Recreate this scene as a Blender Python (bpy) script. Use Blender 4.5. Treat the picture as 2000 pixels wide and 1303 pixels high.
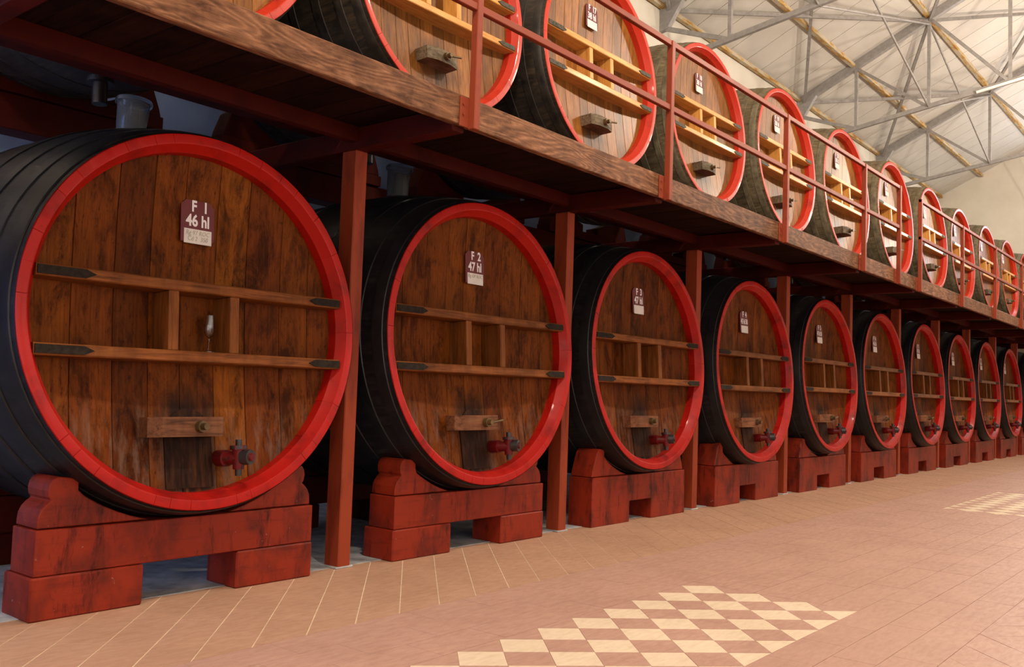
import bpy, math, random
from mathutils import Matrix, Vector
random.seed(7)
sc = bpy.context.scene
COL = sc.collection
for o in list(bpy.data.objects):
    bpy.data.objects.remove(o)

# ------------------------------------------------------------------ camera
CAM = Vector((-1.5705, -4.4773, 1.1536))
CR = Vector((0.62818, -0.77733, 0.03384)).normalized()
CU = Vector((-0.06826, -0.01173, 0.9976))
CF = Vector((0.77507, 0.62898, 0.06043)).normalized()
CU = CR.cross(CF).normalized()
FPX = 1803.05
cd = bpy.data.cameras.new('camera')
cd.sensor_width = 36.0
cd.lens = FPX / 2000 * 36
cd.clip_start = 0.05
cam = bpy.data.objects.new('camera', cd)
COL.objects.link(cam)
cam.matrix_world = Matrix((
    (CR.x, CU.x, -CF.x, CAM.x), (CR.y, CU.y, -CF.y, CAM.y),
    (CR.z, CU.z, -CF.z, CAM.z), (0, 0, 0, 1)))
sc.camera = cam

# ------------------------------------------------------------------ view + world
vs = sc.view_settings
vs.view_transform = 'Standard'
vs.look = 'None'
vs.gamma = 1.0
vs.use_curve_mapping = False
vs.exposure = 0.0
w = bpy.data.worlds.new('world')
sc.world = w
w.use_nodes = True
w.node_tree.nodes['Background'].inputs[0].default_value = (0.55, 0.7, 1.0, 1)
w.node_tree.nodes['Background'].inputs[1].default_value = 0.6

# ------------------------------------------------------------------ lamps under the trusses
LAMP_POWER = 440
LAMP_COL = (1.0, 0.85, 0.68)
for lx in (-3.5, 1.0, 5.6, 10.2, 14.8, 19.4, 24.0):
    ld = bpy.data.lights.new('hall_lamp', 'POINT')
    ld.energy = LAMP_POWER
    ld.color = LAMP_COL
    ld.shadow_soft_size = 0.14
    lo = bpy.data.objects.new('hall_lamp', ld)
    lo.location = (lx, -2.85, 6.3)
    COL.objects.link(lo)

# ------------------------------------------------------------------ materials
def s2l(c):
    return tuple(((v / 255) / 12.92 if v / 255 <= 0.04045 else ((v / 255 + 0.055) / 1.055) ** 2.4) for v in c) + (1,)

class N:
    """small node-graph helper"""
    def __init__(s, name):
        s.m = bpy.data.materials.new(name)
        s.m.use_nodes = True
        s.t = s.m.node_tree
        s.b = s.t.nodes['Principled BSDF']
    def n(s, kind, **kw):
        nd = s.t.nodes.new(kind)
        for k, v in kw.items():
            setattr(nd, k, v)
        return nd
    def link(s, a, b):
        s.t.links.new(a, b)
    def coords(s, scale=(1, 1, 1), rnd=True):
        tc = s.n('ShaderNodeTexCoord')
        mp = s.n('ShaderNodeMapping')
        mp.inputs['Scale'].default_value = scale
        if rnd:
            oi = s.n('ShaderNodeObjectInfo')
            mul = s.n('ShaderNodeMath', operation='MULTIPLY')
            mul.inputs[1].default_value = 37.0
            s.link(oi.outputs['Random'], mul.inputs[0])
            add = s.n('ShaderNodeVectorMath', operation='ADD')
            s.link(tc.outputs['Object'], add.inputs[0])
            s.link(mul.outputs[0], add.inputs[1])
            s.link(add.outputs[0], mp.inputs[0])
        else:
            s.link(tc.outputs['Object'], mp.inputs[0])
        return mp.outputs[0]
    def noise(s, vec, scale=5, detail=5, rough=0.6, dist=0.0):
        nz = s.n('ShaderNodeTexNoise')
        nz.inputs['Scale'].default_value = scale
        nz.inputs['Detail'].default_value = detail
        nz.inputs['Roughness'].default_value = rough
        nz.inputs['Distortion'].default_value = dist
        s.link(vec, nz.inputs['Vector'])
        return nz.outputs['Fac']
    def ramp(s, fac, stops):
        r = s.n('ShaderNodeValToRGB')
        e = r.color_ramp.elements
        while len(e) < len(stops):
            e.new(0.5)
        for el, (p, c) in zip(e, stops):
            el.position = p
            el.color = c if len(c) == 4 else tuple(c) + (1,)
        s.link(fac, r.inputs[0])
        return r.outputs[0]
    def mix(s, fac, a, b, mode='MIX'):
        m = s.n('ShaderNodeMix', data_type='RGBA', blend_type=mode)
        for inp, v in ((m.inputs[0], fac), (m.inputs[6], a), (m.inputs[7], b)):
            if isinstance(v, (int, float)):
                inp.default_value = v
            elif isinstance(v, tuple):
                inp.default_value = v if len(v) == 4 else v + (1,)
            else:
                s.link(v, inp)
        return m.outputs[2]
    def base(s, c):
        if isinstance(c, tuple):
            s.b.inputs['Base Color'].default_value = c if len(c) == 4 else c + (1,)
        else:
            s.link(c, s.b.inputs['Base Color'])
    def bump(s, h, strength=0.2, dist=0.01):
        b = s.n('ShaderNodeBump')
        b.inputs['Strength'].default_value = strength
        b.inputs['Distance'].default_value = dist
        s.link(h, b.inputs['Height'])
        s.link(b.outputs[0], s.b.inputs['Normal'])
    def rough(s, v, spec=0.5, metal=0.0, coat=0.0, coatr=0.1):
        if isinstance(v, (int, float)):
            s.b.inputs['Roughness'].default_value = v
        else:
            s.link(v, s.b.inputs['Roughness'])
        s.b.inputs['Specular IOR Level'].default_value = spec
        s.b.inputs['Metallic'].default_value = metal
        s.b.inputs['Coat Weight'].default_value = coat
        s.b.inputs['Coat Roughness'].default_value = coatr

M = {}
def wood(name, dark, mid, light, grain=(14, 14, 0.9), rough=0.4, spec=0.4, var=0.5, bump=0.15, coat=0.0, blotch=0.6, coatr=0.15, fine=False, dist=0.6, rings=0.0):
    g = N(name)
    v = g.coords(grain)
    n1 = g.noise(v, 3.0, 6, 0.65, dist)
    v2 = g.coords((3.2, 3.2, 1.3))
    n2 = g.noise(v2, 2.2, 4, 0.6)
    c = g.ramp(n1, [(0.30, dark), (0.50, mid), (0.72, light)])
    bl = g.ramp(n2, [(0.36, (0.30, 0.26, 0.22)), (0.58, (1, 1, 1))])
    c = g.mix(blotch, c, bl, 'MULTIPLY')
    if rings:
        nr = g.noise(g.coords((0.55, 3.5, 3.5)), 1.6, 2, 0.45, 0.3)
        m1 = g.n('ShaderNodeMath', operation='MULTIPLY'); m1.inputs[1].default_value = 95.0
        g.link(nr, m1.inputs[0])
        m2 = g.n('ShaderNodeMath', operation='SINE'); g.link(m1.outputs[0], m2.inputs[0])
        mrr = g.n('ShaderNodeMapRange'); mrr.inputs[1].default_value = -1; mrr.inputs[2].default_value = 1
        g.link(m2.outputs[0], mrr.inputs[0])
        c = g.mix(rings, c, g.ramp(mrr.outputs[0], [(0.0, (0.55, 0.50, 0.48)), (0.75, (1.05, 1.05, 1.05)), (1.0, (1.45, 1.5, 1.55))]), 'MULTIPLY')
    if fine:
        n3 = g.noise(g.coords((26, 26, 2.6)), 3.0, 6, 0.75, 0.2)
        c = g.mix(0.65, c, g.ramp(n3, [(0.34, (0.16, 0.12, 0.10)), (0.50, (1, 1, 1))]), 'MULTIPLY')
    oi = g.n('ShaderNodeObjectInfo')
    vr = g.ramp(oi.outputs['Random'], [(0.0, (1 - var, 1 - var, 1 - var)), (1.0, (1 + var * .45, 1 + var * .35, 1 + var * .25))])
    c = g.mix(1.0, c, vr, 'MULTIPLY')
    g.base(c)
    g.rough(rough, spec, coat=coat, coatr=coatr)
    g.bump(n1, bump, 0.004)
    M[name] = g
    return g

def paint(name, col, dark, chip, rough=0.35, darkamt=0.5, chipamt=0.62, grain=(1, 1, 1), nscale=4, coat=0.0, bump=0.12, spec=0.5, drip=False):
    g = N(name)
    v = g.coords(grain)
    n1 = g.noise(v, nscale, 6, 0.62, 0.3)
    c = g.ramp(n1, [(0.28, dark), (darkamt, col), (1.0, col)])
    v2 = g.coords((1, 1, 1))
    n2 = g.noise(v2, 26, 5, 0.7)
    if drip:
        n3 = g.noise(g.coords((5, 5, 1.1)), 2.0, 7, 0.75, 0.3)
        c = g.mix(0.85, c, g.ramp(n3, [(0.33, (0.10, 0.08, 0.10)), (0.46, (1, 1, 1))]), 'MULTIPLY')
        n4 = g.noise(g.coords((0.8, 2, 9)), 3.0, 5, 0.7, 0.3)
        c = g.mix(0.3, c, g.ramp(n4, [(0.33, (0.25, 0.2, 0.2)), (0.45, (1, 1, 1))]), 'MULTIPLY')
    mask = g.ramp(n2, [(chipamt, (0, 0, 0)), (chipamt + 0.035, (1, 1, 1))])
    c = g.mix(mask, c, chip)
    g.base(c)
    g.rough(rough, spec, coat=coat)
    g.bump(n1, bump, 0.004)
    M[name] = g
    return g

def flat(name, col, rough=0.6, spec=0.4, metal=0.0, nz=0.12, scale=12, bump=0.0):
    g = N(name)
    v = g.coords()
    n1 = g.noise(v, scale, 5, 0.6)
    lo = tuple(max(0, x * (1 - nz * 2)) for x in col[:3])
    hi = tuple(min(1, x * (1 + nz)) for x in col[:3])
    g.base(g.ramp(n1, [(0.3, lo), (0.7, hi)]))
    g.rough(rough, spec, metal)
    if bump:
        g.bump(n1, bump, 0.003)
    M[name] = g
    return g

# lower heads: old, dark, oily oak with wine stains and mineral bloom low down
def old_oak():
    g = N('old_oak')
    oi = g.n('ShaderNodeObjectInfo')
    tone = g.ramp(oi.outputs['Random'], [(0.0, (0.075, 0.018, 0.0035)), (0.35, (0.142, 0.036, 0.005)), (0.7, (0.115, 0.027, 0.0045)), (1.0, (0.185, 0.053, 0.006))])
    n1 = g.noise(g.coords((34, 34, 1.0)), 2.0, 7, 0.7, 0.25)          # fine grain along the plank
    c = g.mix(0.75, tone, g.ramp(n1, [(0.30, (0.42, 0.38, 0.36)), (0.52, (1, 1, 1)), (0.75, (1.45, 1.45, 1.4))]), 'MULTIPLY')
    n2 = g.noise(g.coords((4.2, 4.2, 1.7)), 2.0, 7, 0.72, 0.5)         # soaked patches
    c = g.mix(0.85, c, g.ramp(n2, [(0.36, (0.20, 0.17, 0.18)), (0.52, (1, 1, 1)), (0.72, (1.35, 1.4, 1.3))]), 'MULTIPLY')
    n3 = g.noise(g.coords((24, 24, 7)), 2.2, 6, 0.75)                  # specks and scratches
    c = g.mix(0.75, c, g.ramp(n3, [(0.33, (0.16, 0.13, 0.12)), (0.43, (1, 1, 1))]), 'MULTIPLY')
    n4 = g.noise(g.coords((18, 18, 2.4)), 3.0, 6, 0.8)
    gold = g.ramp(n4, [(0.66, (0, 0, 0)), (0.74, (0.7, 0.7, 0.7))])
    c = g.mix(gold, c, (0.24, 0.115, 0.022))
    g.base(c)
    g.rough(0.5, 0.06)
    g.bump(n1, 0.1, 0.003)
    M['old_oak'] = g
    return g
g = old_oak()
def add_stains(g, bl_=0.5, rn_=1.0):
    tc = g.n('ShaderNodeTexCoord')
    sp = g.n('ShaderNodeSeparateXYZ')
    g.link(tc.outputs['Object'], sp.inputs[0])
    def mr(val, a, b, c, d):
        m = g.n('ShaderNodeMapRange')
        for i, q in zip((1, 2, 3, 4), (a, b, c, d)):
            m.inputs[i].default_value = q
        g.link(val, m.inputs[0])
        return m.outputs[0]
    def mul(a, b):
        m = g.n('ShaderNodeMath', operation='MULTIPLY')
        g.link(a, m.inputs[0]); g.link(b, m.inputs[1])
        return m.outputs[0]
    nz = g.noise(g.coords((9, 9, 1.6)), 2.2, 5, 0.7)
    low = mr(sp.outputs['Z'], -0.40, -0.60, 0, 1)
    patch = mr(nz, 0.47, 0.63, 0, bl_)
    bloom = mul(low, patch)
    src = g.b.inputs['Base Color'].links[0].from_socket
    c = g.mix(bloom, src, (0.17, 0.105, 0.075))
    # wine runs below the hatch
    ab = g.n('ShaderNodeMath', operation='ABSOLUTE')
    ad = g.n('ShaderNodeMath', operation='ADD')
    ad.inputs[1].default_value = 0.03
    g.link(sp.outputs['X'], ad.inputs[0]); g.link(ad.outputs[0], ab.inputs[0])
    col = mr(ab.outputs[0], 0.08, 0.22, 1, 0)
    hgt = mr(sp.outputs['Z'], -0.30, -0.46, 0, 1)
    nz2 = g.noise(g.coords((16, 16, 0.7)), 2.0, 4, 0.6)
    run = mul(mul(col, hgt), mr(nz2, 0.30, 0.52, 0.25 * rn_, 0.92 * rn_))
    c = g.mix(run, c, (0.016, 0.009, 0.007))
    g.base(c)
add_stains(g)
g = wood('pale_oak', (0.125, 0.042, 0.008), (0.245, 0.096, 0.019), (0.325, 0.136, 0.030), grain=(18, 18, 0.6), rough=0.40, var=0.38, blotch=0.5, spec=0.2, coat=0.12, coatr=0.26)
add_stains(g, 0.0, 0.75)
wood('hatch_oak', (0.010, 0.005, 0.004), (0.034, 0.013, 0.007), (0.085, 0.030, 0.010), grain=(15, 15, 0.9), rough=0.55, var=0.2, blotch=0.6, spec=0.08)
wood('shelf_brown', (0.075, 0.023, 0.006), (0.20, 0.062, 0.015), (0.27, 0.096, 0.026), grain=(0.9, 14, 14), rough=0.4, var=0.2, blotch=0.45, spec=0.1)
wood('shelf_pine', (0.42, 0.17, 0.035), (0.62, 0.30, 0.075), (0.70, 0.38, 0.12), grain=(0.8, 10, 10), rough=0.38, var=0.12, blotch=0.15, coat=0.2, spec=0.2)
wood('divider_brown', (0.09, 0.028, 0.007), (0.20, 0.065, 0.016), (0.27, 0.096, 0.026), grain=(12, 12, 0.9), rough=0.42, var=0.15, blotch=0.35, spec=0.1)
wood('divider_pine', (0.46, 0.19, 0.04), (0.66, 0.32, 0.075), (0.72, 0.40, 0.12), grain=(12, 12, 0.9), rough=0.4, var=0.1, blotch=0.12, spec=0.2)
wood('clamp_brown', (0.07, 0.030, 0.018), (0.21, 0.085, 0.042), (0.27, 0.12, 0.06), grain=(1.2, 14, 14), rough=0.55, var=0.25, blotch=0.5, spec=0.1)
wood('clamp_grey', (0.05, 0.040, 0.025), (0.15, 0.115, 0.075), (0.24, 0.19, 0.13), grain=(1.2, 14, 14), rough=0.6, var=0.25, blotch=0.5, spec=0.1)
wood('fascia_wood', (0.085, 0.036, 0.018), (0.205, 0.090, 0.042), (0.31, 0.155, 0.085), grain=(1.4, 9, 9), rough=0.5, var=0.22, blotch=0.45, bump=0.4, dist=1.6, spec=0.12, rings=0.6)
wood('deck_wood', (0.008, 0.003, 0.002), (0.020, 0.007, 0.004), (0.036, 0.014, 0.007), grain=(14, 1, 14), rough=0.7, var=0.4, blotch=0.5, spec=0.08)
paint('rim_red', (0.36, 0.0065, 0.0035), (0.17, 0.004, 0.003), (0.03, 0.012, 0.010), rough=0.42, darkamt=0.50, chipamt=0.665, nscale=5, coat=0.06, spec=0.2)
paint('rim_red_lit', (0.47, 0.028, 0.011), (0.30, 0.015, 0.007), (0.12, 0.05, 0.04), rough=0.42, darkamt=0.42, chipamt=0.74, nscale=5, coat=0.12, spec=0.25)  # rim paint with the warm light on the upper row mixed in
paint('cradle_red', (0.235, 0.021, 0.0065), (0.060, 0.009, 0.005), (0.30, 0.20, 0.17), rough=0.5, darkamt=0.54, chipamt=0.685, grain=(1.6, 1.6, 0.9), nscale=3.0, bump=0.35, spec=0.2, drip=True)
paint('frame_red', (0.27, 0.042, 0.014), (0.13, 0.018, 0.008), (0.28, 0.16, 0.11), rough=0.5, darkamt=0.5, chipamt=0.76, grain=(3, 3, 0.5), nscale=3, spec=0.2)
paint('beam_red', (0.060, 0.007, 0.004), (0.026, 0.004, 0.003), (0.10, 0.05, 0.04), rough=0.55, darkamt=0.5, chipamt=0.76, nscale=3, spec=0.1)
paint('rail_red', (0.25, 0.046, 0.020), (0.16, 0.026, 0.012), (0.36, 0.15, 0.09), rough=0.45, darkamt=0.45, chipamt=0.73, nscale=4, bump=0.05, spec=0.2)
wood('body_black', (0.004, 0.004, 0.005), (0.009, 0.008, 0.010), (0.026, 0.022, 0.023), grain=(10, 0.8, 10), rough=0.42, var=0.15, blotch=0.3, bump=0.3, spec=0.3)
wood('body_dark', (0.012, 0.010, 0.008), (0.032, 0.024, 0.017), (0.085, 0.055, 0.032), grain=(10, 0.8, 10), rough=0.5, var=0.25, blotch=0.5, bump=0.25)
wood('body_olive', (0.070, 0.052, 0.028), (0.165, 0.128, 0.074), (0.25, 0.200, 0.122), grain=(10, 0.8, 10), rough=0.6, var=0.25, blotch=0.5, bump=0.25, spec=0.12)
flat('hoop_black', (0.009, 0.009, 0.011), rough=0.4, spec=0.35, nz=0.3, bump=0.2)
flat('hoop_brown', (0.030, 0.022, 0.016), rough=0.5, spec=0.4, nz=0.4, bump=0.2)
flat('hoop_olive', (0.165, 0.132, 0.082), rough=0.55, spec=0.15, nz=0.25, bump=0.1)
flat('iron', (0.020, 0.014, 0.010), rough=0.6, spec=0.1, nz=0.3, scale=40, bump=0.5)
flat('iron_grey', (0.075, 0.066, 0.050), rough=0.6, spec=0.15, nz=0.3, scale=40, bump=0.4)
flat('brass', (0.12, 0.075, 0.028), rough=0.45, spec=0.5, metal=0.5, nz=0.25)
paint('tap_red', (0.105, 0.005, 0.006), (0.10, 0.008, 0.008), (0.02, 0.012, 0.012), rough=0.4, chipamt=0.57, nscale=12, spec=0.2)
flat('tap_dark', (0.022, 0.018, 0.020), rough=0.4, spec=0.5, nz=0.3)
flat('maroon', (0.115, 0.010, 0.016), rough=0.35, spec=0.4, nz=0.06)
flat('letter_white', (0.75, 0.72, 0.74), rough=0.5, nz=0.02)
flat('paper', (0.66, 0.63, 0.60), rough=0.7, nz=0.04)
flat('pencil', (0.42, 0.40, 0.34), rough=0.8, nz=0.1)
flat('steel_grey', (0.30, 0.285, 0.275), rough=0.5, spec=0.4, nz=0.12)
flat('white_tube', (0.80, 0.80, 0.78), rough=0.4, nz=0.03)
flat('grout_cream', (0.80, 0.66, 0.48), rough=0.8, nz=0.1)
flat('grout_brown', (0.40, 0.235, 0.175), rough=0.8, nz=0.15)
flat('concrete', (0.42, 0.43, 0.44), rough=0.8, nz=0.25, scale=6, bump=0.2)
flat('roof_sheet', (0.60, 0.575, 0.53), rough=0.6, spec=0.3, nz=0.05, scale=1.2)
flat('dark_gap', (0.02, 0.018, 0.016), rough=0.9)
g = N('plaster')
nz = g.noise(g.coords((1, 1, 1), rnd=False), 0.9, 6, 0.6)
nz2 = g.noise(g.coords((1, 1, 1), rnd=False), 9, 4, 0.7)
c = g.ramp(nz, [(0.3, (0.60, 0.56, 0.48)), (0.7, (0.72, 0.68, 0.60))])
sp = g.ramp(nz2, [(0.70, (1, 1, 1)), (0.78, (0.78, 0.75, 0.70))])
g.base(g.mix(1.0, c, sp, 'MULTIPLY'))
g.rough(0.8, 0.3); g.bump(nz2, 0.15, 0.01)
M['plaster'] = g
g = N('blue_daylight_wall')  # cool daylight on the lower wall, put into its colour
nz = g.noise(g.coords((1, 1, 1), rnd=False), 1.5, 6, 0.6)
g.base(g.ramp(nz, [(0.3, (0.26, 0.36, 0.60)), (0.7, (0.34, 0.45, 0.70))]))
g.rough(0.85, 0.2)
M['blue_daylight_wall'] = g
g = N('rusty_purlin')
nz = g.noise(g.coords((0.8, 4, 4)), 2.6, 6, 0.7)
g.base(g.ramp(nz, [(0.38, (0.34, 0.17, 0.04)), (0.47, (0.50, 0.31, 0.09)), (0.54, (0.50, 0.43, 0.31)), (1, (0.50, 0.45, 0.37))]))
g.rough(0.7, 0.3)
M['rusty_purlin'] = g
def tilemat(name, lo, hi, rough):
    g = N(name)
    v = g.coords((1, 1, 1), rnd=False)
    n1 = g.noise(v, 1.6, 6, 0.65, 0.4)
    n2 = g.noise(g.coords((2.5, 8, 1), rnd=False), 4, 5, 0.65, 0.3)
    c = g.ramp(n1, [(0.3, lo), (0.7, hi)])
    d = g.ramp(n2, [(0.32, (0.88, 0.84, 0.82)), (0.6, (1.03, 1.03, 1.03))])
    g.base(g.mix(0.8, c, d, 'MULTIPLY'))
    g.rough(g.ramp(n2, [(0.3, (rough + .12,) * 3), (0.7, (rough - .06,) * 3)]), 0.35)
    M[name] = g
tilemat('tile_tan', (0.43, 0.250, 0.163), (0.52, 0.310, 0.210), 0.5)
tilemat('tile_pink', (0.44, 0.258, 0.198), (0.52, 0.315, 0.247), 0.48)
tilemat('tile_cream', (0.72, 0.58, 0.42), (0.80, 0.66, 0.49), 0.45)
g = N('clear_plastic')
g.base((0.42, 0.46, 0.50, 1)); g.rough(0.12, 0.5)
g.b.inputs['Transmission Weight'].default_value = 0.85
g.b.inputs['IOR'].default_value = 1.25
M['clear_plastic'] = g
g = N('clear_glass')
g.base((0.95, 0.97, 1.0, 1)); g.rough(0.02, 0.5)
g.b.inputs['Transmission Weight'].default_value = 1.0
g.b.inputs['IOR'].default_value = 1.45
M['clear_glass'] = g
def emitmat(name, col, st):
    g = N(name)
    g.base((0.8, 0.85, 0.9, 1))
    g.b.inputs['Emission Color'].default_value = col + (1,)
    g.b.inputs['Emission Strength'].default_value = st
    M[name] = g
emitmat('day_pane', (0.80, 0.88, 1.0), 8.0)
emitmat('fill_pane', (1.0, 0.96, 0.90), 3.8)  # glow of the fill windows outside the view
emitmat('day_pane_blue', (0.26, 0.46, 1.0), 10.0)

# ------------------------------------------------------------------ mesh helper
class MB:
    def __init__(s):
        s.v = []; s.f = []; s.smooth = False
    def add(s, vs_, fs):
        o = len(s.v)
        s.v += [tuple(p) for p in vs_]
        s.f += [tuple(i + o for i in f) for f in fs]
        return s
    def box(s, x0, x1, y0, y1, z0, z1, c=0.0):
        if c <= 0:
            vs_ = [(x, y, z) for z in (z0, z1) for y in (y0, y1) for x in (x0, x1)]
            return s.add(vs_, [(0, 2, 3, 1), (4, 5, 7, 6), (0, 1, 5, 4), (2, 6, 7, 3), (0, 4, 6, 2), (1, 3, 7, 5)])
        X, Y, Z = (x0, x1), (y0, y1), (z0, z1)
        idx = {}; vs_ = []
        for i in (0, 1):
            for j in (0, 1):
                for k in (0, 1):
                    for a in range(3):
                        p = [X[i], Y[j], Z[k]]
                        for b, sgn in enumerate((i, j, k)):
                            if b != a:
                                p[b] += c if sgn == 0 else -c
                        idx[(i, j, k, a)] = len(vs_); vs_.append(tuple(p))
        fs = []
        def q(*ks):
            fs.append(tuple(idx[k] for k in ks))
        for a in range(3):
            b, d = (a + 1) % 3, (a + 2) % 3
            for sgn in (0, 1):
                ks = []
                for (m, n_) in ((0, 0), (1, 0), (1, 1), (0, 1)):
                    t = [0, 0, 0]; t[a] = sgn; t[b] = m; t[d] = n_
                    ks.append(tuple(t) + (a,))
                if sgn == 0: ks.reverse()
                q(*ks)
        for a in range(3):           # edges along a
            b, d = (a + 1) % 3, (a + 2) % 3
            for m in (0, 1):
                for n_ in (0, 1):
                    t0 = [0, 0, 0]; t0[b] = m; t0[d] = n_
                    t1 = list(t0); t1[a] = 1
                    ks = [tuple(t0) + (b,), tuple(t1) + (b,), tuple(t1) + (d,), tuple(t0) + (d,)]
                    if m == n_: ks.reverse()
                    q(*ks)
        for i in (0, 1):
            for j in (0, 1):
                for k in (0, 1):
                    ks = [(i, j, k, 0), (i, j, k, 1), (i, j, k, 2)]
                    if (i + j + k) % 2 == 0: ks.reverse()
                    q(*ks)
        return s.add(vs_, fs)
    def prism_y(s, poly, y0, y1):
        """poly in (x,z), extruded along y"""
        n = len(poly)
        vs_ = [(x, y0, z) for x, z in poly] + [(x, y1, z) for x, z in poly]
        fs = [tuple(range(n)), tuple(reversed(range(n, 2 * n)))]
        fs += [(i, i + n, (i + 1) % n + n, (i + 1) % n) for i in range(n)]
        return s.add(vs_, fs)
    def prism_z(s, poly, z0, z1):
        n = len(poly)
        vs_ = [(x, y, z0) for x, y in poly] + [(x, y, z1) for x, y in poly]
        fs = [tuple(reversed(range(n))), tuple(range(n, 2 * n))]
        fs += [(i, (i + 1) % n, (i + 1) % n + n, i + n) for i in range(n)]
        return s.add(vs_, fs)
    def bar(s, p, q, wd, ht, up=(0, 0, 1)):
        p, q = Vector(p), Vector(q)
        d = (q - p).normalized()
        u = Vector(up)
        if abs(d.dot(u)) > 0.98: u = Vector((0, 1, 0))
        a = d.cross(u).normalized(); b = a.cross(d).normalized()
        vs_ = []
        for e in (p, q):
            for i, j in ((-1, -1), (1, -1), (1, 1), (-1, 1)):
                vs_.append(e + a * (i * wd / 2) + b * (j * ht / 2))
        return s.add(vs_, [(3, 2, 1, 0), (4, 5, 6, 7), (0, 1, 5, 4), (1, 2, 6, 5), (2, 3, 7, 6), (3, 0, 4, 7)])
    def tube(s, p, q, r0, r1=None, n=14):
        r1 = r0 if r1 is None else r1
        p, q = Vector(p), Vector(q)
        d = (q - p).normalized()
        u = Vector((0, 0, 1)) if abs(d.z) < 0.9 else Vector((1, 0, 0))
        a = d.cross(u).normalized(); b = a.cross(d)
        vs_ = []
        for e, r in ((p, r0), (q, r1)):
            for k in range(n):
                t = 2 * math.pi * k / n
                vs_.append(e + a * (r * math.cos(t)) + b * (r * math.sin(t)))
        fs = [tuple(reversed(range(n))), tuple(range(n, 2 * n))]
        fs += [(k, (k + 1) % n, (k + 1) % n + n, k + n) for k in range(n)]
        return s.add(vs_, fs)
    def lathe_y(s, prof, n=96, closed=False):
        """prof [(r,y)...] spun about the y axis"""
        m = len(prof)
        vs_ = []
        for k in range(n):
            t = 2 * math.pi * k / n
            for r, y in prof:
                vs_.append((r * math.cos(t), y, r * math.sin(t)))
        fs = []
        for k in range(n):
            k2 = (k + 1) % n
            for i in range(m if closed else m - 1):
                j = (i + 1) % m
                fs.append((k * m + i, k2 * m + i, k2 * m + j, k * m + j))
        return s.add(vs_, fs)
    def lathe_z(s, prof, n=28, c=(0, 0, 0)):
        m = len(prof); vs_ = []; fs = []
        for k in range(n):
            t = 2 * math.pi * k / n
            for r, z in prof:
                vs_.append((c[0] + r * math.cos(t), c[1] + r * math.sin(t), c[2] + z))
        for k in range(n):
            k2 = (k + 1) % n
            for i in range(m - 1):
                fs.append((k * m + i, k2 * m + i, k2 * m + i + 1, k * m + i + 1))
        return s.add(vs_, fs)
    def mesh(s, name, mat, smooth=None):
        me = bpy.data.meshes.new(name)
        me.from_pydata(s.v, [], s.f)
        me.validate()
        if smooth:
            for p in me.polygons: p.use_smooth = True
            me.set_sharp_from_angle(angle=math.radians(smooth))
        me.materials.append(M[mat].m)
        return me

def fixnormals(me):
    import bmesh
    bm = bmesh.new(); bm.from_mesh(me)
    bmesh.ops.recalc_face_normals(bm, faces=bm.faces)
    bm.to_mesh(me); bm.free()
    return me

def link(name, me, parent=None, loc=None):
    o = bpy.data.objects.new(name, me)
    COL.objects.link(o)
    if parent is not None: o.parent = parent
    if loc is not None: o.location = loc
    return o
def build(name, mb, mat, parent=None, smooth=None, loc=None, bevel=0.0):
    o = link(name, fixnormals(mb.mesh(name, mat, smooth)), parent, loc)
    if bevel:
        b = o.modifiers.new('bevel', 'BEVEL'); b.width = bevel; b.segments = 2; b.limit_method = 'ANGLE'
    return o
def empty(name, loc=(0, 0, 0), rot=(0, 0, 0), scale=1.0):
    o = bpy.data.objects.new(name, None)
    o.empty_display_size = 0.2
    o.location = loc; o.rotation_euler = rot; o.scale = (scale,) * 3
    COL.objects.link(o)
    return o
def tag(o, label, cat, group=None):
    o['label'] = label; o['category'] = cat
    if group: o['group'] = group
    return o
def struct(o):
    o['kind'] = 'structure'
    return o

# ------------------------------------------------------------------ the room
X0, X1, YF, YB = -6.0, 27.95, -11.0, 3.0
ZE = 7.42                      # eave of the roof sheets at the back wall
SL = 0.483
YR = (YF + YB) / 2
ZRIDGE = ZE + SL * (YB - YR)
def roofz(y): return ZE + SL * (YB - max(y, 2 * YR - y))

wb = build('wall_back', MB().box(X0, X1, YB, YB + 0.2, 0, ZE), 'plaster'); struct(wb)
build('daylight_band', MB().box(X0, X1, YB - .006, YB, 0, 3.66), 'blue_daylight_wall', wb)  # blue daylight painted on as a band, ending at the light's edge
wf = build('wall_front', MB().box(X0, X1, YF - 0.2, YF, 0, ZE), 'plaster'); struct(wf)
we = build('wall_right', MB().add(
    [(X1, YF, 0), (X1, YB, 0), (X1, YB, ZE), (X1, YR, ZRIDGE), (X1, YF, ZE),
     (X1 + .2, YF, 0), (X1 + .2, YB, 0), (X1 + .2, YB, ZE), (X1 + .2, YR, ZRIDGE), (X1 + .2, YF, ZE)],
    [(0, 1, 2, 3, 4), (9, 8, 7, 6, 5), (0, 5, 6, 1), (1, 6, 7, 2), (2, 7, 8, 3), (3, 8, 9, 4), (4, 9, 5, 0)]), 'plaster'); struct(we)
wl = build('wall_left', MB().add(
    [(X0, YF, 0), (X0, YB, 0), (X0, YB, ZE), (X0, YR, ZRIDGE), (X0, YF, ZE),
     (X0 - .2, YF, 0), (X0 - .2, YB, 0), (X0 - .2, YB, ZE), (X0 - .2, YR, ZRIDGE), (X0 - .2, YF, ZE)],
    [(0, 1, 2, 3, 4), (9, 8, 7, 6, 5), (0, 5, 6, 1), (1, 6, 7, 2), (2, 7, 8, 3), (3, 8, 9, 4), (4, 9, 5, 0)]), 'plaster'); struct(wl)

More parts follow.
